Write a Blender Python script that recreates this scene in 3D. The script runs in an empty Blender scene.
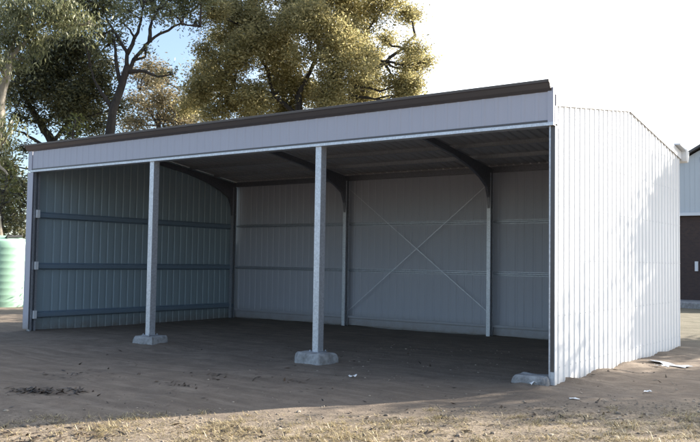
import bpy, math, random
from mathutils import Vector, Matrix, noise
random.seed(7)
C = bpy.context.scene.collection
S = bpy.context.scene
R = math.radians

# ------------------------------------------------------------------ helpers
def link(o, parent=None):
    C.objects.link(o)
    if parent: o.parent = parent
    return o

def tag(o, label=None, cat=None, group=None, kind=None):
    if label: o['label'] = label
    if cat: o['category'] = cat
    if group: o['group'] = group
    if kind: o['kind'] = kind
    return o

def empty(name, loc, rz=0):
    o = bpy.data.objects.new(name, None)
    o.location = loc; o.rotation_euler = (0, 0, rz); o.empty_display_size = .3
    return link(o)

class MB:
    """collects shapes for ONE mesh object"""
    def __init__(s): s.v = []; s.f = []
    def add(s, vs, fs):
        n = len(s.v); s.v += [tuple(p) for p in vs]; s.f += [tuple(i + n for i in f) for f in fs]
    def box(s, x0, x1, y0, y1, z0, z1):
        s.add([(x0,y0,z0),(x1,y0,z0),(x1,y1,z0),(x0,y1,z0),(x0,y0,z1),(x1,y0,z1),(x1,y1,z1),(x0,y1,z1)],
              [(0,3,2,1),(4,5,6,7),(0,1,5,4),(1,2,6,5),(2,3,7,6),(3,0,4,7)])
    def prism(s, prof, a, b, closed=True):
        """prof: list of vectors offsets; extruded from a to b (offset vectors in 3D)"""
        n = len(prof); a = Vector(a); b = Vector(b)
        vs = [a + Vector(p) for p in prof] + [b + Vector(p) for p in prof]
        fs = [(i, (i+1) % n, n + (i+1) % n, n + i) for i in range(n if closed else n-1)]
        if closed: fs += [tuple(range(n-1, -1, -1)), tuple(range(n, 2*n))]
        s.add(vs, fs)
    def tube(s, pts, rad, n=8, wob=0.0):
        pts = [Vector(p) for p in pts]; rings = []
        for i, p in enumerate(pts):
            d = (pts[min(i+1, len(pts)-1)] - pts[max(i-1, 0)]).normalized()
            u = d.cross(Vector((.31, .87, .2))).normalized(); w = d.cross(u)
            ring = []
            for k in range(n):
                a = 2*math.pi*k/n; r = rad[i]*(1 + wob*noise.noise(p*3 + Vector((k*1.7, 0, 0))))
                ring.append(p + (u*math.cos(a) + w*math.sin(a))*r)
            rings.append(ring)
        vs = [q for r in rings for q in r]; fs = []
        for i in range(len(pts)-1):
            for k in range(n):
                fs.append((i*n+k, i*n+(k+1) % n, (i+1)*n+(k+1) % n, (i+1)*n+k))
        fs += [tuple(range(n-1, -1, -1)), tuple((len(pts)-1)*n + k for k in range(n))]
        s.add(vs, fs)
    def build(s, name, mat, parent=None, smooth=False, off=(0,0,0)):
        me = bpy.data.meshes.new(name)
        me.from_pydata([(p[0]-off[0], p[1]-off[1], p[2]-off[2]) for p in s.v], [], s.f)
        me.validate(); me.materials.append(mat)
        if smooth: me.polygons.foreach_set('use_smooth', [True]*len(me.polygons))
        me.update()
        o = bpy.data.objects.new(name, me)
        return link(o, parent)

def recalc(o):
    import bmesh
    bm = bmesh.new(); bm.from_mesh(o.data); bmesh.ops.recalc_face_normals(bm, faces=bm.faces); bm.to_mesh(o.data); bm.free()
    return o

def bevel(o, w, seg=2):
    m = o.modifiers.new('b', 'BEVEL'); m.width = w; m.segments = seg; m.limit_method = 'ANGLE'
    return o

# ------------------------------------------------------------------ materials
def mat(name, col, rough=.7, metal=0, spec=.5):
    m = bpy.data.materials.new(name); m.use_nodes = True
    b = m.node_tree.nodes['Principled BSDF']
    b.inputs['Base Color'].default_value = (*col, 1); b.inputs['Roughness'].default_value = rough
    b.inputs['Metallic'].default_value = metal; b.inputs['Specular IOR Level'].default_value = spec
    return m
def nd(m, t, **k):
    n = m.node_tree.nodes.new(t)
    for a, v in k.items(): setattr(n, a, v)
    return n
def ln(m, a, b): m.node_tree.links.new(a, b)
def coord(m, scale=(1,1,1)):
    g = nd(m, 'ShaderNodeNewGeometry'); mp = nd(m, 'ShaderNodeMapping'); mp.inputs['Scale'].default_value = scale
    ln(m, g.outputs['Position'], mp.inputs['Vector']); return mp.outputs['Vector']
def noi(m, vec, scale, detail=4, rough=.55):
    n = nd(m, 'ShaderNodeTexNoise'); n.inputs['Scale'].default_value = scale
    n.inputs['Detail'].default_value = detail; n.inputs['Roughness'].default_value = rough
    ln(m, vec, n.inputs['Vector']); return n.outputs['Fac']
def ramp(m, fac, stops):
    r = nd(m, 'ShaderNodeValToRGB'); e = r.color_ramp.elements
    while len(e) < len(stops): e.new(.5)
    for i, (p, c) in enumerate(stops):
        e[i].position = p; e[i].color = (*c, 1) if len(c) == 3 else c
    ln(m, fac, r.inputs['Fac']); return r.outputs['Color']
def mix(m, fac, a, b, mode='MIX'):
    n = nd(m, 'ShaderNodeMix', data_type='RGBA', blend_type=mode)
    for s_, v in ((n.inputs[0], fac), (n.inputs[6], a), (n.inputs[7], b)):
        if hasattr(v, 'is_linked'): ln(m, v, s_)
        elif isinstance(v, (int, float)): s_.default_value = v
        else: s_.default_value = (*v, 1)
    return n.outputs[2]
def math_(m, op, a, b=None):
    n = nd(m, 'ShaderNodeMath', operation=op)
    for s_, v in ((n.inputs[0], a), (n.inputs[1], b)):
        if v is None: continue
        if hasattr(v, 'is_linked'): ln(m, v, s_)
        else: s_.default_value = v
    return n.outputs[0]
def setc(m, c): ln(m, c, m.node_tree.nodes['Principled BSDF'].inputs['Base Color'])
def setr(m, c): ln(m, c, m.node_tree.nodes['Principled BSDF'].inputs['Roughness'])
def bump(m, h, strength=.3, dist=.01):
    b = nd(m, 'ShaderNodeBump'); b.inputs['Strength'].default_value = strength; b.inputs['Distance'].default_value = dist
    ln(m, h, b.inputs['Height']); ln(m, b.outputs['Normal'], m.node_tree.nodes['Principled BSDF'].inputs['Normal'])

def painted(name, col, rough=.42, dirt=(.22,.17,.12), dirt_h=.35):
    m = mat(name, col, rough)
    v = coord(m)
    big = noi(m, v, .9, 3); fine = noi(m, coord(m, (14, 14, 1.2)), 1.5, 5)
    c = mix(m, math_(m, 'MULTIPLY', big, .22), col, tuple(x*.72 for x in col))
    c = mix(m, math_(m, 'MULTIPLY', fine, .16), c, tuple(x*.62 for x in col))
    sep = nd(m, 'ShaderNodeSeparateXYZ'); ln(m, v, sep.inputs[0])
    low = math_(m, 'SUBTRACT', 1.0, math_(m, 'DIVIDE', sep.outputs['Z'], dirt_h))
    low = math_(m, 'MULTIPLY', math_(m, 'MAXIMUM', low, 0.0), noi(m, v, 7, 5, .7))
    nn = nd(m, 'ShaderNodeClamp'); ln(m, math_(m, 'MULTIPLY', low, 1.1), nn.inputs[0])
    c = mix(m, nn.outputs[0], c, dirt)
    setc(m, c); bump(m, noi(m, coord(m, (3, 3, .8)), 1.2, 2), .25, .02)
    return m

M = {}
M['cream'] = painted('cream_steel', (.52,.52,.54))
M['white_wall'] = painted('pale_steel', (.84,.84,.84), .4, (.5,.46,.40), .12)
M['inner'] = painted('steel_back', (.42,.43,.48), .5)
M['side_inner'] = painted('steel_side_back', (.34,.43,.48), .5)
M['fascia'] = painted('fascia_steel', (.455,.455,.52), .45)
M['gutter'] = painted('gutter_steel', (.085,.075,.075), .35)
M['roof'] = painted('roof_steel', (.44,.43,.44), .45)
M['girt_dark'] = painted('girt_steel', (.20,.27,.34), .5)
M['bluegrey'] = painted('bluegrey_steel', (.60,.63,.66), .5)

def galv(name, col):
    m = mat(name, col, .42, .55)
    v = coord(m); vo = nd(m, 'ShaderNodeTexVoronoi'); vo.inputs['Scale'].default_value = 45; ln(m, v, vo.inputs['Vector'])
    c = mix(m, ramp(m, vo.outputs['Color'], [(0, (0,0,0)), (1, (1,1,1))]), tuple(x*.8 for x in col), tuple(min(1, x*1.15) for x in col))
    c = mix(m, math_(m, 'MULTIPLY', noi(m, coord(m, (6,6,1)), 2, 4), .3), c, tuple(x*.55 for x in col))
    setc(m, c); setr(m, math_(m, 'ADD', math_(m, 'MULTIPLY', noi(m, v, 20), .3), .3)); return m
M['galv'] = galv('galvanised_steel', (.62,.64,.68))
M['galv_dull'] = galv('dull_galvanised_steel', (.40,.42,.46))
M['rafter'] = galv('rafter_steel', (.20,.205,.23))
M['bright'] = mat('bright_zinc', (.8,.82,.84), .4, .2)

def conc():
    m = mat('concrete', (.42,.42,.42), .9)
    v = coord(m); c = ramp(m, noi(m, v, 9, 6, .7), [(.3, (.17,.165,.16)), (.7, (.44,.44,.44))])
    setc(m, c); bump(m, noi(m, v, 40, 5, .7), .6, .01); return m
M['conc'] = conc()

def bark(name, a, b):
    m = mat(name, a, .9); c = ramp(m, noi(m, coord(m, (5,5,1.2)), 2, 6, .7), [(.35, a), (.7, b)])
    setc(m, c); bump(m, noi(m, coord(m, (8,8,1.5)), 3, 5), .6, .03); return m
M['bark_dark'] = bark('dark_bark', (.02,.017,.016), (.06,.05,.043))
M['bark_pale'] = bark('pale_bark', (.20,.17,.13), (.42,.38,.32))

def leafmat(name, a, b, trans=.3):
    m = bpy.data.materials.new(name); m.use_nodes = True
    nt = m.node_tree; p = nt.nodes['Principled BSDF']; out = nt.nodes['Material Output']
    g = nd(m, 'ShaderNodeNewGeometry')
    c = ramp(m, g.outputs['Random Per Island'], [(0, a), (.6, tuple((x+y)/2 for x, y in zip(a, b))), (1, b)])
    ln(m, c, p.inputs['Base Color']); p.inputs['Roughness'].default_value = .5
    t = nd(m, 'ShaderNodeBsdfTranslucent'); ln(m, c, t.inputs['Color'])
    mx = nd(m, 'ShaderNodeMixShader'); mx.inputs[0].default_value = trans
    ln(m, p.outputs[0], mx.inputs[1]); ln(m, t.outputs[0], mx.inputs[2]); ln(m, mx.outputs[0], out.inputs['Surface'])
    return m
M['leaf_gold'] = leafmat('olive_leaves', (.17,.165,.07), (.56,.48,.24), .58)
M['leaf_euc'] = leafmat('grey_green_leaves', (.075,.09,.04), (.24,.24,.12), .4)
M['leaf_dark'] = leafmat('dark_leaves', (.03,.04,.025), (.16,.15,.06), .35)
M['leaf_brown'] = leafmat('brown_olive_leaves', (.11,.10,.055), (.28,.22,.12), .45)
M['leaf_fresh'] = leafmat('yellow_green_leaves', (.08,.10,.03), (.22,.22,.06), .4)
M['straw'] = leafmat('dead_grass', (.14,.11,.06), (.60,.49,.28), .25)
M['litterleaf'] = leafmat('fallen_leaves', (.02,.016,.012), (.12,.08,.05), .1)
M['paper'] = mat('white_paper', (.8,.8,.8), .7)

def tankmat():
    m = mat('green_tank_plastic', (.50,.66,.52), .45)
    c = mix(m, math_(m, 'MULTIPLY', noi(m, coord(m, (3,3,.6)), 2, 4), .35), (.34,.54,.40), (.20,.34,.25)); setc(m, c); return m
M['tank'] = tankmat()
M['tank_lid'] = mat('black_plastic', (.02,.02,.022), .4)
def brick():
    m = mat('brown_brick', (.1,.07,.06), .9)
    b = nd(m, 'ShaderNodeTexBrick'); b.inputs['Scale'].default_value = 4
    b.inputs['Color1'].default_value = (.11,.065,.05,1); b.inputs['Color2'].default_value = (.07,.045,.04,1)
    b.inputs['Mortar'].default_value = (.085,.07,.065,1)
    g = nd(m, 'ShaderNodeNewGeometry'); mp = nd(m, 'ShaderNodeMapping'); mp.inputs['Rotation'].default_value = (R(90), 0, 0)
    ln(m, g.outputs['Position'], mp.inputs['Vector']); ln(m, mp.outputs[0], b.inputs['Vector'])
    c = mix(m, noi(m, coord(m), .8, 4), b.outputs['Color'], (.05,.04,.04)); setc(m, c); return m
M['brick'] = brick()
M['white'] = mat('white_trim', (.75,.76,.78), .5)
M['glass'] = mat('window_glass', (.03,.035,.04), .08)

# ------------------------------------------------------------------ camera
CAM = Vector((15.3902, -9.7739, 1.55)); F = 810.5451; PI_, RO, YA = .0494, .0152, .6298
fw = Vector((-math.sin(YA)*math.cos(PI_), math.cos(YA)*math.cos(PI_), math.sin(PI_)))
rt = Vector((math.cos(YA), math.sin(YA), 0)); up = rt.cross(fw)
Rv = rt*math.cos(RO) + up*math.sin(RO); Uv = -rt*math.sin(RO) + up*math.cos(RO)
cd = bpy.data.cameras.new('camera'); cam = bpy.data.objects.new('camera', cd); link(cam)
cd.sensor_width = 36; cd.lens = F/700*36; cd.clip_start = .05; cd.clip_end = 2000
mw = Matrix((Rv, Uv, -fw)).transposed().to_4x4(); mw.translation = CAM; cam.matrix_world = mw
S.camera = cam
def at(u, v, D):
    """world point seen at photo pixel u,v at depth D metres"""
    return CAM + (fw*F + Rv*(u-350) - Uv*(v-221))*(D/F)

# ------------------------------------------------------------------ light
SUN_EL = 21.0
sd = Vector((.46, .89, 0)).normalized()
sunv = (sd*math.cos(R(SUN_EL)) + Vector((0, 0, math.sin(R(SUN_EL))))).normalized()
ld = bpy.data.lights.new('sun', 'SUN'); ld.energy = 5; ld.angle = R(.5); ld.color = (1, .92, .80)
sun = bpy.data.objects.new('sun', ld); link(sun); sun.rotation_euler = sunv.to_track_quat('Z', 'Y').to_euler(); sun.location = (20, 20, 20)
w = bpy.data.worlds.new('World'); S.world = w; w.use_nodes = True
sk = w.node_tree.nodes.new('ShaderNodeTexSky'); sk.sky_type = 'NISHITA'; sk.sun_disc = False
sk.sun_elevation = R(SUN_EL); sk.sun_rotation = math.atan2(sd.x, sd.y)
sk.air_density = 1.0; sk.dust_density = .8; sk.ozone_density = 3.6
bg = w.node_tree.nodes['Background']; bg.inputs['Strength'].default_value = .066
# thin bright milky cloud veil in the half of the sky towards the sun
wn_ = w.node_tree.nodes; wl = w.node_tree.links
tc_ = wn_.new('ShaderNodeTexCoord')
dt = wn_.new('ShaderNodeVectorMath'); dt.operation = 'DOT_PRODUCT'; dt.inputs[1].default_value = (sd.x, sd.y, .12)
wl.new(tc_.outputs['Generated'], dt.inputs[0])
cn = wn_.new('ShaderNodeTexNoise'); cn.inputs['Scale'].default_value = 2.2; cn.inputs['Detail'].default_value = 5
mpw = wn_.new('ShaderNodeMapping'); mpw.inputs['Scale'].default_value = (1, 1, 3); wl.new(tc_.outputs['Generated'], mpw.inputs['Vector']); wl.new(mpw.outputs[0], cn.inputs['Vector'])
ad = wn_.new('ShaderNodeMath'); ad.operation = 'MULTIPLY_ADD'; ad.inputs[1].default_value = .22; wl.new(cn.outputs['Fac'], ad.inputs[0]); wl.new(dt.outputs['Value'], ad.inputs[2])
mr = wn_.new('ShaderNodeMapRange'); mr.interpolation_type = 'SMOOTHSTEP'; mr.inputs[1].default_value = .36; mr.inputs[2].default_value = .80; mr.inputs[3].default_value = .10; wl.new(ad.outputs[0], mr.inputs[0])
mv = wn_.new('ShaderNodeMix'); mv.data_type = 'RGBA'; mv.inputs[7].default_value = (10.5, 11, 11.6, 1)
wl.new(mr.outputs[0], mv.inputs[0]); wl.new(sk.outputs[0], mv.inputs[6]); wl.new(mv.outputs[2], bg.inputs[0])
S.view_settings.view_transform = 'Standard'; S.view_settings.look = 'None'; S.view_settings.gamma = 1
S.view_settings.use_curve_mapping = False
S.view_settings.exposure = 1.9

# ------------------------------------------------------------------ dimensions of the shed
B = 3.815; D = 6.09; W = 3*B; HC = 3.352; HT = 3.878
EAVE = 3.66; RIDGE = 4.07
def roofz(y): return EAVE + (RIDGE-EAVE)*(1 - abs(y - D/2)/(D/2))

# ------------------------------------------------------------------ ground
def gz(x, y):
    n = noise.noise(Vector((x*.35, y*.35, 1.3)))*.05 + noise.noise(Vector((x*1.1, y*1.1, 4)))*.022 + noise.noise(Vector((x*4, y*4, 7)))*.009
    far = max(0, (math.hypot(x-9, y) - 14)/60)
    n += noise.noise(Vector((x*.03, y*.03, 9)))*min(far, 1)*.8
    inside = (0 < x < W and 0 < y < D)
    n *= .55 if inside else 1
    for fx, fy in ((B+.06, 0), (2*B+.09, -.04), (W-.3, 0)):
        q = (x-fx)**2 + (y-fy)**2
        if q < 1: n += .045*math.exp(-q/.13)*(1 + .9*noise.noise(Vector((x*5, y*5, 2))))
    # spoil heaped along the right wall
    if x > W-.1:
        t = math.exp(-((x-W)/.45)**2); n += t*(.05 + .06*noise.noise(Vector((1, y*1.6, 2))))*(1 if 0.4 < y < D+1 else .2)
    return n
def axis(lo, hi, a, b, step):
    xs = []; x = a
    while x < b: xs.append(x); x += step
    xs.append(b); s = step; x = b
    while x < hi: s *= 1.25; x += s; xs.append(min(x, hi))
    s = step; x = a; pre = []
    while x > lo: s *= 1.25; x -= s; pre.append(max(x, lo))
    return pre[::-1] + xs
gx = axis(-700, 700, -2, 16, .07); gy = axis(-300, 900, -8, 9, .07)
g = MB()
for y in gy:
    for x in gx: g.v.append((x, y, gz(x, y)))
nx = len(gx)
g.f = [(j*nx+i, j*nx+i+1, (j+1)*nx+i+1, (j+1)*nx+i) for j in range(len(gy)-1) for i in range(nx-1)]
def groundmat():
    m = mat('dirt_ground', (.2,.16,.13), .95, 0, .2)
    v = coord(m)
    c = ramp(m, noi(m, v, .7, 6, .6), [(.3, (.16,.127,.098)), (.5, (.215,.172,.134)), (.72, (.26,.212,.168))])
    c = mix(m, ramp(m, noi(m, v, 3.2, 6, .65), [(.42, (0,0,0)), (.62, (1,1,1))]), c, (.17,.135,.107))
    mp2 = nd(m, 'ShaderNodeMapping'); mp2.inputs['Rotation'].default_value = (0, 0, R(-36)); mp2.inputs['Scale'].default_value = (.5, 3.2, 1); ln(m, v, mp2.inputs['Vector'])
    c = mix(m, math_(m, 'MULTIPLY', ramp(m, noi(m, mp2.outputs[0], 1.1, 6, .65), [(.45, (0,0,0)), (.62, (1,1,1))]), .55), c, (.125,.10,.08))
    c = mix(m, math_(m, 'MULTIPLY', ramp(m, noi(m, mp2.outputs[0], 2.3, 5, .6), [(.52, (0,0,0)), (.66, (1,1,1))]), .35), c, (.30,.25,.20))
    c = mix(m, math_(m, 'MULTIPLY', ramp(m, noi(m, v, 38, 4, .7), [(.5, (0,0,0)), (.68, (1,1,1))]), .25), c, (.27,.23,.19))
    c = mix(m, math_(m, 'MULTIPLY', ramp(m, noi(m, v, 22, 5, .75), [(.56, (0,0,0)), (.66, (1,1,1))]), .45), c, (.085,.068,.055))
    # sandy, straw littered strip in front of the line through (8.6,-5.7) (10.9,-2.1) (13.1,.25)
    sep = nd(m, 'ShaderNodeSeparateXYZ'); ln(m, v, sep.inputs[0])
    s = math_(m, 'SUBTRACT', math_(m, 'MULTIPLY', sep.outputs['X'], .74), math_(m, 'MULTIPLY', sep.outputs['Y'], .67))
    s = math_(m, 'ADD', s, math_(m, 'MULTIPLY', noi(m, v, 1.6, 5, .7), .9))
    f = nd(m, 'ShaderNodeMapRange'); f.inputs[1].default_value = 9.7; f.inputs[2].default_value = 10.7; ln(m, s, f.inputs[0])
    sand = ramp(m, noi(m, v, 26, 6, .8), [(.36, (.07,.055,.042)), (.5, (.22,.175,.13)), (.66, (.38,.315,.235))])
    c = mix(m, f.outputs[0], c, sand)
    # beyond the yard: dry greenish paddock
    far = nd(m, 'ShaderNodeMapRange'); far.inputs[1].default_value = 6; far.inputs[2].default_value = 12
    ln(m, math_(m, 'ADD', sep.outputs['Y'], math_(m, 'MULTIPLY', noi(m, v, .5, 4), 3)), far.inputs[0])
    c = mix(m, math_(m, 'MULTIPLY', far.outputs[0], .8), c, ramp(m, noi(m, v, 1.5, 6, .7), [(.35, (.09,.09,.06)), (.65, (.20,.18,.13))]))
    setc(m, c)
    h = math_(m, 'ADD', noi(m, v, 14, 6, .7), math_(m, 'MULTIPLY', noi(m, v, 55, 4, .7), .5))
    bump(m, h, .55, .025); return m
tag(g.build('ground', groundmat(), smooth=True), kind='structure')

# ------------------------------------------------------------------ the open shed
shed = empty('open_front_shed', (0, 0, 0))
tag(shed, 'long three bay steel shed with open front, cream fascia and dark gutter', 'shed')

def rib_profile(L, pitch=.2, h=.022):
    """list of (s, offset) along the sheet"""
    p = []; s = 0
    while s < L - 1e-6:
        for a, o in ((0, 0), (.128, 0), (.143, h), (.175, h), (.19, 0)):
            if s + a <= L: p.append((s + a, o))
        # small stiffening swage
        s += pitch
    p.append((L, 0)); return p
def sheet(mb, fn, prof, z0, z1f, t=.003):
    """fn(s,o)->(x,y); vertical ribbed sheet with thickness"""
    n = len(prof); vs = []
    for s_, o in prof:
        for oo in (o, o - t):
            x, y = fn(s_, oo); vs.append((x, y, z0)); vs.append((x, y, z1f(s_)))
    fs = []
    for i in range(n-1):
        a = i*4; b = a+4
        fs += [(a, b, b+1, a+1), (a+2, a+3, b+3, b+2), (a+1, b+1, b+3, a+3), (a, a+2, b+2, b)]
    fs += [(0, 1, 3, 2), (4*(n-1), 4*(n-1)+2, 4*(n-1)+3, 4*(n-1)+1)]
    mb.add(vs, fs)

# right wall (outside pale) - outer skin and inner lining
mb = MB(); sheet(mb, lambda s, o: (W + .006 + o, s), rib_profile(D, .19, .015), -.12, lambda s: roofz(s) - .03)
for zz in (.25, .9, 1.6, 2.3, 2.95, 3.5):
    yy = .159
    while yy < D:
        mb.tube([(W+.019, yy, zz), (W+.028, yy, zz)], [.009, .006], 6); yy += .19
rw = recalc(mb.build('side_wall', M['white_wall'], shed)); rw['label'] = 'sunlit pale ribbed end wall'
# left wall
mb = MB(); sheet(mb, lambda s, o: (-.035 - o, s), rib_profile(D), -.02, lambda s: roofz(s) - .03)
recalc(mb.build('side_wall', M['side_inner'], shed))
# back wall
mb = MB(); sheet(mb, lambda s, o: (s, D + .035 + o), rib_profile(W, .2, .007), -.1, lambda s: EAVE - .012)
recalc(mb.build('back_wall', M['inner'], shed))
# bottom drip flashing of back wall
mb = MB(); mb.box(.02, W-.02, D-.075, D-.045, .19, .24); mb.box(.02, W-.02, D-.02, D+.03, .02, .19)
mb.build('base_rail', M['inner'], shed)

# roof: two ribbed slopes, ribs run down the slope (along y)
def roof_slope(y0, y1, z0, z1):
    prof = rib_profile(W + .08, .19, .026); vs = []; n = len(prof); t = .003
    for s_, o in prof:
        for oo in (o, o - t):
            vs.append((-.06 + s_, y0, z0 + oo)); vs.append((-.06 + s_, y1, z1 + oo))
    fs = []
    for i in range(n-1):
        a = i*4; b = a+4
        fs += [(a, b, b+1, a+1), (a+2, a+3, b+3, b+2), (a+1, b+1, b+3, a+3), (a, a+2, b+2, b)]
    fs += [(0, 1, 3, 2), (4*(n-1), 4*(n-1)+2, 4*(n-1)+3, 4*(n-1)+1)]
    m = MB(); m.add(vs, fs); return m
rf = recalc(roof_slope(-.02, D/2, EAVE, RIDGE).build('roof', M['roof'], shed))
rb = recalc(roof_slope(D/2, D + .12, RIDGE, EAVE - (RIDGE-EAVE)/(D/2)*.12).build('roof', M['roof'], shed))
mb = MB(); mb.prism([(0,-.16,-.015),(0,0,.012),(0,.16,-.015),(0,.16,-.009),(0,0,.020),(0,-.16,-.009)], (-.03, D/2, RIDGE+.016), (W+.015, D/2, RIDGE+.016))
recalc(mb.build('ridge_cap', M['roof'], rf))
# barge flashings on both gable ends
for sx, x in ((1, W+.032), (-1, -.066)):
    mb = MB()
    for (ya, za), (yb, zb) in (((.0, EAVE), (D/2, RIDGE)), ((D/2, RIDGE), (D+.15, EAVE-.02))):
        mb.add([(x, ya, za-.10), (x+.004*sx, ya, za-.10), (x+.004*sx, ya, za+.05), (x-.13*sx, ya, za+.05), (x-.13*sx, ya, za+.046), (x, ya, za+.046),
                (x, yb, zb-.10), (x+.004*sx, yb, zb-.10), (x+.004*sx, yb, zb+.05), (x-.13*sx, yb, zb+.05), (x-.13*sx, yb, zb+.046), (x, yb, zb+.046)],
               [(i, (i+1) % 6, 6+(i+1) % 6, 6+i) for i in range(6)] + [(0,1,2,3,4,5), (11,10,9,8,7,6)])
    recalc(mb.build('barge_flashing', M['white_wall'], shed))

# fascia : pale sheet with faint ribs, end trims
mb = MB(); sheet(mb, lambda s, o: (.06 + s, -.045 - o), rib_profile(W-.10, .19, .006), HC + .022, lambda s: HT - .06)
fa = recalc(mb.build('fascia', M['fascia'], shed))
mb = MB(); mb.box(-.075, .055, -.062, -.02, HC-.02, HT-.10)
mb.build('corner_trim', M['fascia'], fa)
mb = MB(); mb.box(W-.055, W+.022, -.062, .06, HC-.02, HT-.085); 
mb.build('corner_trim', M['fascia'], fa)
# lintel channel under the fascia (bright lower lip, shadow gap above it)
mb = MB(); mb.prism([(0,-.075,-.052),(0,-.075,-.012),(0,-.045,-.012),(0,-.045,-.028),(0,.10,-.028),(0,.10,.10),(0,.11,.10),(0,.11,-.048)], (.02, 0, HC+.005), (W+.03, 0, HC+.005))
recalc(mb.build('lintel', M['galv'], shed))
mb = MB(); mb.box(.05, W-.046, -.056, -.036, HC-.006, HC+.026); mb.build('gap_shade_strip', M['gutter'], fa)  # dark strip standing in for the shade in the gap below the fascia
# ogee gutter along the front
pro = [(-.045,.0),(-.055,0),(-.075,.012),(-.105,.035),(-.120,.065),(-.135,.095),(-.158,.105),(-.162,.135),(-.150,.14),(-.150,.112),(-.128,.103),(-.112,.068),(-.097,.042),(-.07,.02),(-.05,.012),(-.05,.125),(-.045,.125)]
mb = MB(); mb.prism([(0, a, b) for a, b in pro], (-.10, 0, HT-.135), (W-.005, 0, HT-.135))
gu = recalc(mb.build('gutter', M['gutter'], shed))
for x in (-.104, W-.005):
    mb = MB(); mb.prism([(0, a, b) for a, b in pro[1:9]] + [(0,-.05,.14)], (x, 0, HT-.135), (x+.004, 0, HT-.135))
    recalc(mb.build('stop_end', M['gutter'], gu))
# back gutter, half round, ends past the barge; its end shows at the far corner
pb = [(.125,-.01),(.125,-.16),(.15,-.235),(.22,-.265),(.29,-.235),(.315,-.15),(.33,-.05),(.318,-.05),(.303,-.15),(.282,-.225),(.22,-.253),(.158,-.225),(.137,-.16),(.137,-.01)]
mb = MB(); mb.prism([(0, a, b) for a, b in pb], (-.1, D-.06, EAVE+.10), (W+.12, D-.06, EAVE+.10))
gb = recalc(mb.build('gutter', M['white_wall'], shed)); gb['label'] = 'pale rear gutter poking out past the far corner'
mb = MB(); mb.prism([(0, a, b) for a, b in pb[:7]], (W+.12, D-.06, EAVE+.10), (W+.124, D-.06, EAVE+.10)); recalc(mb.build('stop_end', M['white_wall'], gb))
# little downpipe bend and barge end flashing
mb = MB(); mb.add([(W-.08, D-.40, EAVE+.145), (W+.12, D-.36, EAVE+.140), (W+.12, D+.16, EAVE+.055), (W-.08, D+.14, EAVE+.058),
                   (W-.08, D-.40, EAVE+.120), (W+.12, D-.36, EAVE+.115), (W+.12, D+.16, EAVE+.03), (W-.08, D+.14, EAVE+.033)],
                  [(0,1,2,3),(4,7,6,5),(0,4,5,1),(1,5,6,2),(2,6,7,3),(3,7,4,0)])
recalc(mb.build('eave_flashing', M['bluegrey'], shed))

# C section along +z : web at -x side, open toward +x (lips)
def csec(w_, d_, lip=.02, t=.006):
    a, b = w_/2, d_/2
    return [(-a,-b),(a,-b),(a,-b+lip),(a-t,-b+lip),(a-t,-b+t),(-a+t,-b+t),(-a+t,b-t),(a-t,b-t),(a-t,b-lip),(a,b-lip),(a,b),(-a,b)]
def post(x, y, z0, z1, w_=.10, d_=.15, m='galv', flip=1, lip=.045, name='post'):
    mb = MB(); mb.prism([(px*flip, py, 0) for px, py in csec(w_, d_, lip)], (x, y, z0), (x, y, z1))
    return recalc(mb.build(name, M[m], shed))
for i in (1, 2):
    X0 = i*B + (.0, .01, .05)[i]
    p = post(X0, .02, 0.05, HC-.025, .11, .13, 'galv', -1)
    # base plate and bolts, top cleat
    mb = MB(); mb.box(X0-.10, X0+.10, -.09, .13, .155, .167); mb.build('base_plate', M['galv_dull'], p)
    for sx in (-.08, .08):
        for sy in (-.07, .11):
            mb = MB(); mb.tube([(X0+sx, sy, .167), (X0+sx, sy, .19)], [.011, .011], 6); mb.build('bolt', M['galv_dull'], p)
# left front corner post with cream cover flashing
lp = post(.07, .04, -.03, HC-.02, .10, .14, 'galv_dull')
mb = MB(); mb.box(-.07, .115, -.064, -.053, .04, HC-.05); mb.box(-.078, -.07, -.064, .10, .04, HC-.05)
mb.build('corner_flashing', M['fascia'], lp)
# right front corner post
rp = post(W-.03, .05, -.03, HC-.02, .055, .12, 'rafter', -1, .02)
mb = MB(); mb.box(W+.0225, W+.030, -.014, .055, -.05, roofz(0)-.1); mb.build('edge_flashing', M['white_wall'], rp)
mb = MB(); mb.box(W-.026, W+.020, -.012, -.004, .20, HC-.03)
mb.build('corner_flashing', M['gutter'], rp)
mb = MB(); mb.box(W-.03, W+.022, -.02, -.006, .02, .20); mb.build('foot_bracket', M['galv'], rp)
mb = MB(); mb.box(W-.048, W-.032, -.02, .0, .0, HC-.03); mb.build('edge_trim', M['galv'], rp)
# rear columns
for i in range(0, 4):
    x = i*B + (.06 if i == 0 else (-.06 if i == 3 else 0))
    post(x, D-.14, -.03, EAVE-.18, .085, .14, 'galv' if i in (1, 2) else 'galv_dull', 1, .03)

# rafters with haunch knees
for i in range(4):
    x = i*B + (.06 if i == 0 else (-.06 if i == 3 else 0))
    h = .032
    def rz(y): return roofz(y) - .10
    # web outline of the portal rafter incl. knees (y,z)
    low = [(.10, rz(0)-.24), (D/2, rz(D/2)-.20)]
    a = D-.08; kn = D-.21
    pts = [(.02, rz(0)), (D/2, rz(D/2)), (a, rz(a)), (a, 2.72), (kn, 2.72), (kn-.03, 2.95), (kn-.13, 3.18), (kn-.40, rz(kn-.40)-.31), (kn-.90, rz(kn-.90)-.19), (kn-1.6, rz(kn-1.6)-.12), (D/2, rz(D/2)-.11), (.9, rz(.9)-.11), (.02, rz(.02)-.11)]
    mb = MB(); mb.prism([(0, p, q) for p, q in pts], (x-h, 0, 0), (x+h, 0, 0))
    recalc(mb.build('rafter', M['rafter'], shed))
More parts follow.
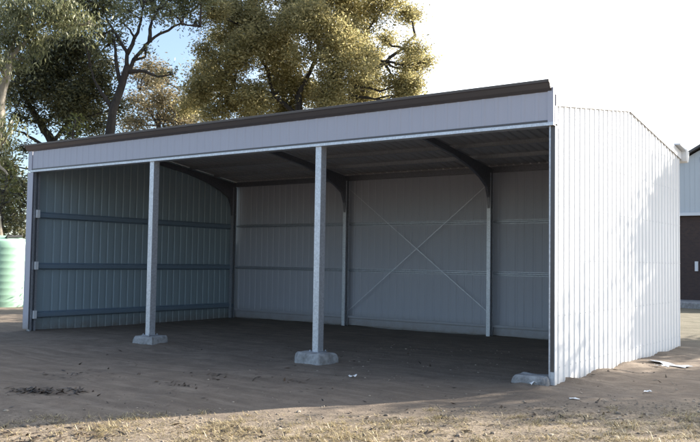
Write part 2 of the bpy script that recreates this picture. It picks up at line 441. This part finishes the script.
# purlins
for k, y in enumerate((.75, 1.75, 2.75, 3.45, 4.35, 5.2)):
    mb = MB(); z = roofz(y) - .10
    mb.prism([(0,-.03,0),(0,.03,0),(0,.03,.09),(0,.026,.09),(0,.026,.006),(0,-.03,.006)], (0.02, y, z), (W-.02, y, z))
    recalc(mb.build('purlin', M['galv_dull'], shed))
mb = MB(); mb.box(.02, W-.02, D-.10, D-.04, EAVE-.17, EAVE-.05); mb.build('eave_beam', M['rafter'], shed)

# girts: top-hat sections
def girt(a, b, axis_, z, hgt=.075, dep=.055, m='galv_dull', name='girt'):
    mb = MB()
    prof = [(0, -hgt/2-.02), (0, -hgt/2), (-dep, -hgt/2+.012), (-dep, hgt/2-.012), (0, hgt/2), (0, hgt/2+.02), (.004, hgt/2+.02), (.004, -hgt/2-.02)]
    if axis_ == 'x': mb.prism([(0, D+.03+p, q) for p, q in prof], (a, 0, z), (b, 0, z))
    elif axis_ == 'l': mb.prism([(-.03-p, 0, q) for p, q in prof], (0, a, z), (0, b, z))
    else: mb.prism([(W+.0+p, 0, q) for p, q in prof], (0, a, z), (0, b, z))
    return recalc(mb.build(name, M[m], shed))
for z in (2.44, 1.33): girt(.03, W-.03, 'x', z, .05, .04, 'galv_dull')
for z in (2.42, 1.34, .32):
    gl = girt(.13, D-.06, 'l', z, .11, .075, 'girt_dark')
    mb = MB(); mb.box(.122, .168, .03, .10, z-.065, z+.10); mb.build('cleat', M['bright'], gl)
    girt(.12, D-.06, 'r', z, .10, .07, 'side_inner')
# diagonal strap bracing in the middle bay of the back wall
def strap(x0, z0, x1, z1, y):
    L = math.hypot(x1-x0, z1-z0); nx_, nz_ = -(z1-z0)/L*.006, (x1-x0)/L*.006
    mb = MB(); mb.prism([(x0+nx_, 0, z0+nz_), (x0-nx_, 0, z0-nz_), (x1-nx_, 0, z1-nz_), (x1+nx_, 0, z1+nz_)], (0, y, 0), (0, y+.002, 0))
    return recalc(mb.build('brace_strap', M['galv'], shed))
strap(B+.05, .36, 2*B-.05, 3.28, D-.075); strap(2*B-.04, .48, B+.05, 3.28, D-.079)

# concrete footing pads (part of the shed, one per front post)
def pad(cx, cy, wx, wy, z1, seed, rz=0):
    rnd = random.Random(seed); mb = MB(); n = 20; rings = []
    for zz, k in ((-.1, 1.12), (z1*.45, 1.06), (z1-.03, 1.0), (z1, .90)):
        ring = []
        for i in range(n):
            a = 2*math.pi*i/n; ca, sa = math.cos(a), math.sin(a); e = .28
            px = math.copysign(abs(ca)**e, ca)*wx/2*k; py = math.copysign(abs(sa)**e, sa)*wy/2*k
            j = 1 + .13*noise.noise(Vector((i*.9, seed, zz*3))); px *= j; py *= j
            ring.append((cx + px*math.cos(rz) - py*math.sin(rz), cy + px*math.sin(rz) + py*math.cos(rz), zz + .022*noise.noise(Vector((i*.7, zz*9, seed)))))
        rings.append(ring)
    vs = [q for r_ in rings for q in r_] + [(cx, cy, z1+.004)]
    fs = [(r_*n+i, r_*n+(i+1) % n, (r_+1)*n+(i+1) % n, (r_+1)*n+i) for r_ in range(3) for i in range(n)]
    fs += [(3*n+i, 3*n+(i+1) % n, 4*n) for i in range(n)]
    mb.add(vs, fs); return recalc(mb.build('footing', M['conc'], shed))
pad(B+.06, -.02, .47, .42, .15, 1, .1); pad(2*B+.09, -.06, .52, .42, .16, 2, -.08); pad(W-.27, .02, .46, .34, .14, 3, .05)

# ------------------------------------------------------------------ vegetation
def leaf_blob(mb, c, r, n, size, rnd, flat=.8, hang=0.0, clus=26, spread=.30):
    """n leaves in clusters through an uneven ball"""
    nc = max(3, n//clus)
    for _ in range(nc):
        for _try in range(4):
            d = Vector((rnd.gauss(0, 1), rnd.gauss(0, 1), rnd.gauss(0, 1))).normalized()
            rr = rnd.random()**.42
            p = c + Vector((d.x*r*rr, d.y*r*rr, d.z*r*rr*flat))
            if noise.noise(p*.85) + .32 > rr*.45: break
        cr = spread*(.6 + rnd.random()*.9)
        for k in range(clus):
            q = p + Vector((rnd.gauss(0, cr), rnd.gauss(0, cr), rnd.gauss(0, cr*.75) - hang*abs(rnd.gauss(0, cr))))
            a = Vector((rnd.gauss(0, 1), rnd.gauss(0, 1), rnd.gauss(0, .7) - hang*2)).normalized()
            b = a.cross(Vector((rnd.gauss(0, 1), rnd.gauss(0, 1), rnd.gauss(0, 1)))).normalized()
            s_ = size*(.6 + rnd.random()*.8); a = a*s_; b = b*s_*.34
            i = len(mb.v); mb.v += [tuple(q - a), tuple(q - b*1.0 - a*.1), tuple(q + a), tuple(q + b*1.0 - a*.1)]
            mb.f.append((i, i+1, i+2, i+3))

def limb(mb, pts, r0, r1, rnd, sub=3, jit=.06):
    out = []
    for i in range(len(pts)-1):
        a, b = Vector(pts[i]), Vector(pts[i+1])
        for k in range(sub):
            p = a.lerp(b, k/sub)
            if i or k: p += Vector((rnd.gauss(0, 1), rnd.gauss(0, 1), rnd.gauss(0, 1)))*jit*(b-a).length*.35
            out.append(p)
    out.append(Vector(pts[-1])); n = len(out)
    mb.tube(out, [r0 + (r1-r0)*(i/(n-1))**.8 for i in range(n)], 8, .25)

def tree(name, label, cat, base, trunk, limbs, blobs, leaf, barkm, seed, r0=.28, size=.11, flat=.85, hang=0, group=None, clus=26, spread=.3, twigs=True):
    """trunk: list of world points (from the ground up); limbs: lists of points; blobs: (centre, radius, leaves)"""
    rnd = random.Random(seed)
    root = empty(name, base); tag(root, label, cat, group)
    mb = MB(); limb(mb, [base] + trunk, r0, r0*.55, rnd)
    nodes = [Vector(base)] + [Vector(p) for p in trunk]
    for l in limbs:
        limb(mb, l, r0*.42, r0*.12, rnd); nodes += [Vector(p) for p in l]
    for c, r, n in blobs:
        c = Vector(c); s = min(nodes[1:], key=lambda q: (q-c).length + max(0, q.z-c.z))
        mid = s.lerp(c, .5) + Vector((rnd.gauss(0,.15), rnd.gauss(0,.15), -.12*(c-s).length + .1))
        limb(mb, [s, mid, c], r0*.26, .02, rnd)
        if twigs:
            for _ in range(7):
                d = Vector((rnd.gauss(0,1), rnd.gauss(0,1), rnd.gauss(0,.8))).normalized()*r*.9
                limb(mb, [c - (c-mid)*rnd.random()*.5, c + d*.5 + Vector((0,0,.05)), c + d], .028, .006, rnd, 2, .12)
    mb.build('trunk', barkm, root, True, base)
    mb = MB()
    for c, r, n in blobs: leaf_blob(mb, Vector(c), r, n, size, rnd, flat, hang, clus, spread)
    mb.build('crown', leaf, root, False, base)
    return root
def px(lst, D_, dens=1.0, dj=1.6, seed=1):
    """(u,v,r in photo pixels) -> blobs at about D_ metres, with real depth spread"""
    rnd = random.Random(seed); out = []
    for u, v, r in lst:
        d = D_ + rnd.uniform(-dj, dj); rm = r*d/F
        out.append((at(u, v, d), rm, int(900*dens*rm*rm)))
    return out
def gnd(u, D_):
    p = at(u, 290, D_); return Vector((p.x, p.y, gz(p.x, p.y) - .05))
def P(D_, *uv): return [at(u, v, D_) for u, v in uv]

# big olive-gold tree behind the middle of the shed
T = 38
tree('broad_tree', 'biggest tree, dense olive-gold crown rising behind the middle of the shed', 'tree', gnd(300, T),
     P(T, (296, 170), (300, 120), (298, 95)),
     [P(T, (300,120), (275,95), (262,60), (255,25)), P(T, (298,95), (315,60), (322,20), (330,-20)), P(T, (300,120), (335,100), (352,70), (362,40)),
      P(T, (352,85), (385,62), (402,48), (415,35)), P(T, (275,95), (235,85), (215,62)), P(T, (300,130), (345,118), (350,95), (352,80))],
     px([(262,38,34),(240,12,30),(225,72,26),(205,92,20),(285,70,28),(312,32,38),(345,62,34),(300,96,26),(255,100,24),(330,98,26),(372,92,24),(398,82,20),
         (348,12,34),(385,5,24),(408,12,14),(418,48,14),(410,68,18),(370,55,20),(295,2,34),(320,-30,48),(260,-30,42),(375,-30,34),(226,40,16),(230,104,16),(410,92,10),(212,10,18),(190,104,12),(425,62,8),(250,112,20),(290,110,20),(330,104,18),(360,98,16),(215,116,14),(275,45,26),(400,95,13),(205,70,16),(195,86,12),(240,60,20),(205,50,10),(418,82,10),(385,40,10),(350,40,22)], T, 4.6, 1.9, 3),
     M['leaf_gold'], M['bark_dark'], 11, .30, .076, .9, 0, spread=.22, clus=34)
# tree with the dark forked trunk
T = 34
tree('forked_tree', 'tree with dark forked trunk standing bare against blue sky left of the big tree', 'tree', gnd(104, T),
     P(T, (107,160), (109,130), (114,104), (123,82), (127,66)),
     [P(T, (127,66), (127,52), (117,36), (108,22), (100,5)), P(T, (127,54), (135,38), (141,20), (144,2)), P(T, (124,80), (134,60), (146,44), (160,33), (182,24), (200,26)),
      P(T, (128,72), (145,71), (158,77), (172,74)), P(T, (150,42), (150,30), (152,20), (160,8)), P(T, (112,108), (104,96), (96,84), (90,66)), P(T, (121,84), (116,62), (115,45), (112,30))],
     px([(110,4,15),(88,14,17),(136,-8,17),(160,-4,15),(182,-2,14),(98,34,9),(128,10,10),(172,74,5),(197,24,7),(152,10,9),(110,-18,20),(75,-8,18),(200,-12,20),(146,50,4),(92,48,10),(62,10,13),(122,22,7),(170,12,10),(78,30,10),(66,-2,14),(185,10,8)], T, 3.0, 1.2, 5),
     M['leaf_euc'], M['bark_dark'], 12, .25, .08, .8, .3, group=None, spread=.26)
# dark bushy tree on the left
T = 37
tree('shady_tree', 'dark dense tree with leaning trunk behind the left end of the shed', 'tree', gnd(66, T),
     P(T, (62,165), (52,143), (40,122), (31,108)),
     [P(T, (52,143), (72,120), (80,95), (84,70)), P(T, (31,108), (22,95), (18,80)), P(T, (60,160), (38,142), (24,133), (12,130)), P(T, (72,120), (60,95), (55,70))],
     px([(60,66,24),(84,58,20),(62,92,20),(88,96,16),(82,114,13),(38,78,15),(100,78,13),(45,55,17),(72,42,17),(30,100,10),(20,70,12),(70,118,9),(52,45,14),(92,130,7),(20,115,9),(112,40,8),(106,62,9),(8,85,10),(32,62,13),(46,120,8),(60,112,14),(76,100,18),(96,112,12),(100,126,9),(72,134,10),(45,88,16),(24,88,10),(88,78,16),(106,92,10),(120,108,8),(4,165,14),(12,188,13),(-6,140,13),(10,100,9),(22,148,6)], T, 4.2, 1.5, 7),
     M['leaf_dark'], M['bark_dark'], 13, .26, .085, .9, .1, spread=.27)
# pale trunked gum at the left edge
T = 29
tree('gum_tree', 'pale trunked gum with drooping grey-green leaves at the left picture edge', 'tree', gnd(-6, T),
     P(T, (-4,150), (0,100), (6,78), (9,55)),
     [P(T, (9,55), (14,40), (19,20), (24,2)), P(T, (6,78), (-6,50), (-12,20)), P(T, (9,58), (24,44), (36,30), (50,22)), P(T, (-4,150), (-2,165), (4,170), (8,175))],
     px([(8,38,13),(26,22,14),(48,12,14),(64,20,11),(16,8,14),(34,42,10),(-8,14,24),(-12,60,18),(4,150,6),(2,140,9),(-14,120,16),(78,18,8),(22,60,8),(40,-10,18),(6,100,5),(64,2,12),(90,24,6),(12,125,6)], T, 4.6, 1.4, 9),
     M['leaf_euc'], M['bark_pale'], 14, .24, .075, .85, .8, spread=.24)
# olive-brown tree further back
T = 50
tree('distant_tree', 'hazy olive-brown tree seen low between the forked trunk and the big tree', 'tree', gnd(160, T),
     P(T, (160,170), (158,130), (160,105)), [P(T, (160,120), (175,100), (180,90)), P(T, (158,125), (145,105), (140,90))],
     px([(152,84,15),(163,98,14),(148,106,12),(172,110,12),(186,100,8),(140,122,12),(165,124,12),(182,118,10),(128,120,8),(195,122,10),(160,72,9),(134,100,10),(140,74,9),(150,64,8),(192,108,9)], T, 2.2, 2, 15),
     M['leaf_brown'], M['bark_dark'], 15, .25, .10, .9, 0, spread=.36)
# yellow-green sapling, catching light in the dark tree's shade
T = 33
tree('sapling', 'small yellow-green sapling just above the gutter near the left end', 'tree', gnd(72, T),
     P(T, (74,160), (73,135), (76,118)), [],
     px([(75,128,6),(70,134,4),(79,120,4)], T, 1.3, .3, 17), M['leaf_fresh'], M['bark_dark'], 16, .06, .085, 1.1, 0, spread=.16)
# shrubs behind the tank
for i, (u, v, r, T, lf, lab) in enumerate([(2, 205, 17, 30, 'leaf_dark', 'dark evergreen shrub directly behind the green water tank'),
                                           (20, 196, 12, 34, 'leaf_dark', 'dark shrub hard against the left corner post of the shed'),
                                           (-22, 190, 22, 32, 'leaf_dark', 'dark shrub beyond the left side of the water tank'),
                                           (6, 172, 9, 32, 'leaf_fresh', 'yellow-green bush rising above the dark shrubs behind the water tank')]):
    g0 = gnd(u, T)
    bl = px([(u, v, r), (u+r*.5, v+r*.9, r*.9), (u-r*.5, v+r, r), (u+r*.1, v-r*.9, r*.55), (u, v+r*2.4, r*1.3), (u+2, v+r*4.0, r*1.1)], T, 1.2, .6, 20+i)
    tree('shrub', lab, 'shrub', g0, P(T, (u, v+r)), [], bl, M[lf], M['bark_dark'], 30+i, .08, .095, .95, 0, spread=.26,
         group='shrubs behind the tank')
# tree beyond the right edge of the picture whose shade falls on the far end of the pale wall
base = Vector((15.0, 14.0, 0)); rr = random.Random(5)
bl = [(base + Vector((rr.uniform(-1.6, 1.2), rr.uniform(-1.6, 1.6), rr.uniform(3.4, 6.6))), rr.uniform(.7, 1.1), 2200) for _ in range(14)]
tree('roadside_tree', 'tree beyond the right end of the shed shading the far part of the pale wall', 'tree', base, [base + Vector((.1,.1,2)), base + Vector((0,.2,4))], [],
     bl, M['leaf_euc'], M['bark_pale'], 41, .2, .1, .9, .3)

base = Vector((0.6, 10.2, 0)); rr = random.Random(9)  # bush hidden by the shed, added to shade the ground on its left
bl = [(base + Vector((rr.uniform(-2.2, 2.4), rr.uniform(-1.0, 1.0), rr.uniform(.8, 3.2))), rr.uniform(.8, 1.1), 1500) for _ in range(16)]
tree('shade_bush', 'unseen low bushy tree added behind the shed to shade the ground left of it', 'tree', base, [base + Vector((.1,.1,.8)), base + Vector((0,.2,1.8))], [],
     bl, M['leaf_dark'], M['bark_dark'], 44, .14, .1, .9, 0)
base = Vector((19.3, 11.4, 0)); rr = random.Random(8)
bl = [(base + Vector((rr.uniform(-2.2, 2.2), rr.uniform(-1.2, 1.2), rr.uniform(4.1, 5.5))), rr.uniform(.6, .9), 420) for _ in range(20)]
tree('roadside_tree', 'thin open crowned tree out to the right dappling the dirt beside the pale wall', 'tree', base, [base + Vector((.1,.1,1.6)), base + Vector((0,.2,3.4))], [],
     bl, M['leaf_euc'], M['bark_pale'], 43, .16, .09, .9, .3, spread=.35)

rr = random.Random(12); base = Vector((-6, 8.6, 0))  # low foliage row out of view, added to darken the ground near the tank
bl = [(Vector((-11 + 10.5*k/17, 8.6 + rr.uniform(-.3, .3), .75 + rr.uniform(-.1, .35))), rr.uniform(.6, .8), 900) for k in range(18)]
tree('shade_hedge', 'low dark hedge added unseen behind the shed to shade the ground by the water tank', 'shade_hedge', base, [base + Vector((0, 0, .4)), base + Vector((.1, 0, .8))], [],
     bl, M['leaf_dark'], M['bark_dark'], 46, .08, .07, .9, 0)
# ------------------------------------------------------------------ water tank
tc = Vector((at(-3, 300, 25.2).x, at(-3, 300, 25.2).y, 0)); tr = 1.02; th = 2.0
tk = empty('water_tank', tc); tag(tk, 'pale green round water tank left of the shed', 'water tank')
mb = MB(); n = 64; prof = [(tr*.99, -.1), (tr, .02)]
for k in range(9):
    z = .12 + k*.205; prof += [(tr, z), (tr+.006, z+.03), (tr+.006, z+.06), (tr, z+.09)]
prof += [(tr, th-.02), (tr-.03, th+.02), (tr*.6, th+.13), (tr*.25, th+.18), (.001, th+.19)]
vs = [(r_*math.cos(2*math.pi*i/n), r_*math.sin(2*math.pi*i/n), z) for r_, z in prof for i in range(n)]
fs = [(j*n+i, j*n+(i+1) % n, (j+1)*n+(i+1) % n, (j+1)*n+i) for j in range(len(prof)-1) for i in range(n)]
mb.add(vs, fs); mb.build('body', M['tank'], tk, True)
mb = MB(); mb.tube([(.25,-.45,th+.05),(.25,-.45,th+.24),(.25,-.45,th+.26)], [.2,.2,.15], 20); mb.build('lid', M['tank_lid'], tk)
mb = MB(); mb.tube([(.75,-.2,th-.02),(.75,-.2,th+.13)], [.05,.05], 10); mb.tube([(.75,-.2,th+.13),(.75,.3,th+.15)], [.045,.045], 10); mb.build('inlet_pipe', M['tank_lid'], tk)
mb = MB(); mb.tube([(.35,-.98,.15),(.38,-1.12,.15)], [.03,.03], 8); mb.tube([(.38,-1.1,.12),(.38,-1.1,.24)], [.02,.02], 8); mb.build('tap', M['galv_dull'], tk)

# ------------------------------------------------------------------ house on the right
hx, hy = 7.62, 25.6
hs = empty('gabled_house', (hx, hy, 0), 0); tag(hs, 'gabled building with pale blue-grey gable above dark brown wall at the right edge', 'building')
hw = 4.4; ez = 4.05; az = 6.55; dp = 9
mb = MB(); mb.box(-hw, hw, .12, dp, -.3, 3.62); mb.build('lower_wall', M['brick'], hs)
mb = MB(); mb.prism([(-hw, 0, 3.78), (hw, 0, 3.78), (hw, 0, ez), (0, 0, az-.1), (-hw, 0, ez)], (0, 0, 0), (0, dp, 0))
ug = recalc(mb.build('gable_wall', M['bluegrey'], hs))
mb = MB()
for k in range(-21, 22):
    x = k*.2; top = az - .12 - abs(x)*(az-ez)/hw
    mb.box(x-.012, x+.012, -.014, -.002, 3.80, top)
mb.build('batten', M['bluegrey'], ug)['kind'] = 'stuff'
mb = MB(); mb.box(-hw-.1, hw+.1, -.10, .10, 3.64, 3.77); mb.build('band_gutter', M['white'], hs)
mb = MB()
for sgn in (-1, 1):
    ex = sgn*(hw+.45); ezz = ez-.45*(az-ez)/hw
    mb.add([(0,-.3,az-.02),(ex,-.3,ezz-.02),(ex,-.3,ezz+.08),(0,-.3,az+.08),(0,dp+.3,az-.02),(ex,dp+.3,ezz-.02),(ex,dp+.3,ezz+.08),(0,dp+.3,az+.08)],
           [(0,1,2,3),(7,6,5,4),(0,4,5,1),(3,2,6,7),(1,5,6,2)])
rfh = recalc(mb.build('roof', M['gutter'], hs))
mb = MB(); mb.tube([(0,-.03,5.95),(0,0,5.95)], [.22,.22], 20); mb.build('vent', M['galv_dull'], ug)
mb = MB(); mb.box(1.6, 2.8, .07, .13, .9, 2.2); wn = mb.build('window', M['white'], hs)
mb = MB(); mb.box(1.68, 2.72, .055, .075, .98, 2.12); mb.build('pane', M['glass'], wn)
mb = MB(); mb.box(-2.6, -1.6, .07, .13, 0, 2.15); dr = mb.build('door', M['gutter'], hs)
mb = MB(); mb.tube([(-1.72,.03,1.0),(-1.72,.07,1.0)], [.03,.03], 8); mb.build('handle', M['galv'], dr)

mb = MB(); mb.box(-.42, -.30, .02, .118, 1.35, 1.75); mb.build('meter_box', M['white'], hs)
mb = MB(); mb.box(hx-3, hx+3, hy-2.6, hy+.1, -.4, .16); bevel(mb.build('concrete_apron', M['conc']), .03)
tag(bpy.data.objects['concrete_apron'], kind='structure')

# ------------------------------------------------------------------ ground litter and dead grass
def zone(x, y):   # >0 in the dead-grass strip
    return .74*x - .67*y + .9*(noise.noise(Vector((x*.8, y*.8, 3)))*.5+.5) + .35*noise.noise(Vector((x*3, y*3, 8))) - 10.1
rnd = random.Random(21)
mb = MB()
for _ in range(9500):
    x = rnd.uniform(7, 17); y = rnd.uniform(-8, 3.5)
    zz = zone(x, y)
    if zz < 0 or rnd.random() > .15 + zz*.7 or (x-CAM.x)**2 + (y-CAM.y)**2 < 5: continue
    dens = 1 if noise.noise(Vector((x*1.3, y*1.3, 0))) > -.1 else .35
    for _k in range(int(34*dens)):
        a = rnd.uniform(0, 6.283); rr_ = abs(rnd.gauss(0, .075)); bx, by = x + rr_*math.cos(a), y + rr_*math.sin(a)
        z0 = gz(bx, by); L = rnd.uniform(.02, .075)*(1.4 if rnd.random() < .06 else 1); ta = rnd.uniform(0, 6.283); el = rnd.uniform(-.05, .5) if rnd.random() < .9 else rnd.uniform(.4, 1.2)
        d = Vector((math.cos(ta)*math.cos(el), math.sin(ta)*math.cos(el), math.sin(el)))*L
        s_ = Vector((-math.sin(ta), math.cos(ta), 0))*rnd.uniform(.0015, .0035)
        p = Vector((bx, by, z0 + .002)); i = len(mb.v)
        mb.v += [tuple(p - s_), tuple(p + s_), tuple(p + d*.6 + s_*.8 + Vector((0,0,.004))), tuple(p + d*.6 - s_*.8 + Vector((0,0,.004))), tuple(p + d)]
        mb.f += [(i, i+1, i+2, i+3), (i+3, i+2, i+4)]
tag(mb.build('dead_grass', M['straw']), 'matted straw coloured dead grass along the sunlit strip in the foreground', 'grass', kind='stuff')

def pebble(mb, x, y, r, rnd, sink=.3):
    z = gz(x, y); n = 6; q = []
    sx, sy, sz = r*rnd.uniform(.7, 1.3), r*rnd.uniform(.7, 1.3), r*rnd.uniform(.5, .9); a0 = rnd.uniform(0, 6)
    i = len(mb.v)
    for zz, k in ((-.5, .8), (.25, 1), (.8, .6)):
        for j in range(n):
            a = a0 + 6.283*j/n; kk = k*rnd.uniform(.8, 1.2)
            mb.v.append((x + sx*math.cos(a)*kk, y + sy*math.sin(a)*kk, z + sz*zz))
    mb.v.append((x, y, z + sz))
    for t in range(2):
        for j in range(n): mb.f.append((i+t*n+j, i+t*n+(j+1) % n, i+(t+1)*n+(j+1) % n, i+(t+1)*n+j))
    for j in range(n): mb.f.append((i+2*n+j, i+2*n+(j+1) % n, i+3*n))
def stonemat():
    m = mat('pebbles', (.3,.26,.2), .9); g_ = nd(m, 'ShaderNodeNewGeometry')
    setc(m, ramp(m, g_.outputs['Random Per Island'], [(0, (.10,.08,.065)), (.6, (.24,.195,.15)), (1, (.34,.29,.23))])); return m
mb = MB()
for _ in range(9000):
    x = rnd.uniform(6.5, 17); y = rnd.uniform(-8, 3.5); zz = zone(x, y) + .3
    if zz < 0 and rnd.random() > .10: continue
    pebble(mb, x, y, rnd.uniform(.004, .016) if rnd.random() < .93 else rnd.uniform(.015, .028), rnd)
tag(mb.build('gravel', stonemat()), 'loose brown pebbles and clods scattered over the sandy foreground', 'gravel', kind='stuff')

def leaf_patch(mb, x, y, r, n, rnd):
    for _ in range(n):
        px_, py_ = x + rnd.gauss(0, r), y + rnd.gauss(0, r*.6); z = gz(px_, py_) + .006 + rnd.random()*.008
        a = rnd.uniform(0, 6.283); L = rnd.uniform(.02, .06); d = Vector((math.cos(a), math.sin(a), rnd.gauss(0, .25)))*L; s_ = Vector((-math.sin(a), math.cos(a), rnd.gauss(0, .3)))*L*.25
        p = Vector((px_, py_, z)); i = len(mb.v)
        mb.v += [tuple(p-d), tuple(p-s_), tuple(p+d), tuple(p+s_)]; mb.f.append((i, i+1, i+2, i+3))
mb = MB()
for (x, y, r, n) in [(7.17,-4.34,.17,150),(6.95,-4.45,.10,60),(7.45,-4.1,.12,40),(8.0,-3.0,.16,24),(6.2,-3.2,.3,30),(8.6,-1.8,.2,16),(9.3,-5.3,.2,60),(10.2,-4.5,.3,80),(11.5,-3.3,.5,60),(12.4,-1.6,.4,50),(13.3,-.9,.5,60),(8.9,-5.7,.3,80),(12,1,.6,20),(7.7,-2.2,.15,20)]:
    leaf_patch(mb, x, y, r, n, rnd)
for _ in range(260): leaf_patch(mb, rnd.uniform(4, 15), rnd.uniform(-7, 2), .02, 1, rnd)
tag(mb.build('leaf_litter', M['litterleaf']), 'dark fallen leaves and twigs scattered over the bare dirt', 'leaf litter', kind='stuff')

def scrap(name, lab, cat, x, y, L, Wd, rz, h, seed, grp=None, m='paper'):
    r_ = random.Random(seed); nx_, ny_ = 8, 5; vs = []; z = gz(x, y)
    for j in range(ny_):
        for i in range(nx_):
            u = (i/(nx_-1)-.5)*L*(1 + .12*r_.uniform(-1, 1)); v = (j/(ny_-1)-.5)*Wd*(1 + .15*r_.uniform(-1, 1))
            X = x + u*math.cos(rz) - v*math.sin(rz); Y = y + u*math.sin(rz) + v*math.cos(rz)
            vs.append((X-x, Y-y, gz(X, Y) + .006 + h*abs(noise.noise(Vector((u*14, v*14, seed)))) + h*.4*r_.random() - z))
    fs = [(j*nx_+i, j*nx_+i+1, (j+1)*nx_+i+1, (j+1)*nx_+i) for j in range(ny_-1) for i in range(nx_-1)]
    mb = MB(); mb.add(vs, fs); o = mb.build(name, M[m]); o.location = (x, y, z)
    md = o.modifiers.new('t', 'SOLIDIFY'); md.thickness = .003
    return tag(o, lab, cat, grp)
scrap('paper_scrap', 'small crumpled white scrap on shaded dirt right of the middle post', 'litter', 9.05, -.97, .10, .07, .3, .05, 1, 'white scraps on the dirt')
scrap('paper_scrap', 'white scrap lying against the footing of the right corner post', 'litter', 11.27, -.14, .13, .05, .9, .05, 2, 'white scraps on the dirt')
scrap('paper_scrap', 'flat thin pale scrap on the dirt in front of the pale wall corner', 'litter', 11.98, -.69, .11, .04, .2, .02, 3, 'white scraps on the dirt')
scrap('paper_scrap', 'small white scrap at the grass edge out from the pale wall', 'litter', 12.48, .43, .09, .06, .2, .04, 4, 'white scraps on the dirt')
scrap('metal_offcut', 'long bent white sheet offcut lying beside the pale wall', 'offcut', 11.98, 3.35, .60, .22, -.1, .03, 5, None, 'galv')
scrap('paper_scrap', 'crumpled white piece just in front of the long sheet offcut', 'litter', 12.0, 2.85, .20, .08, .1, .05, 6, 'white scraps on the dirt')

S.render.engine = 'CYCLES'
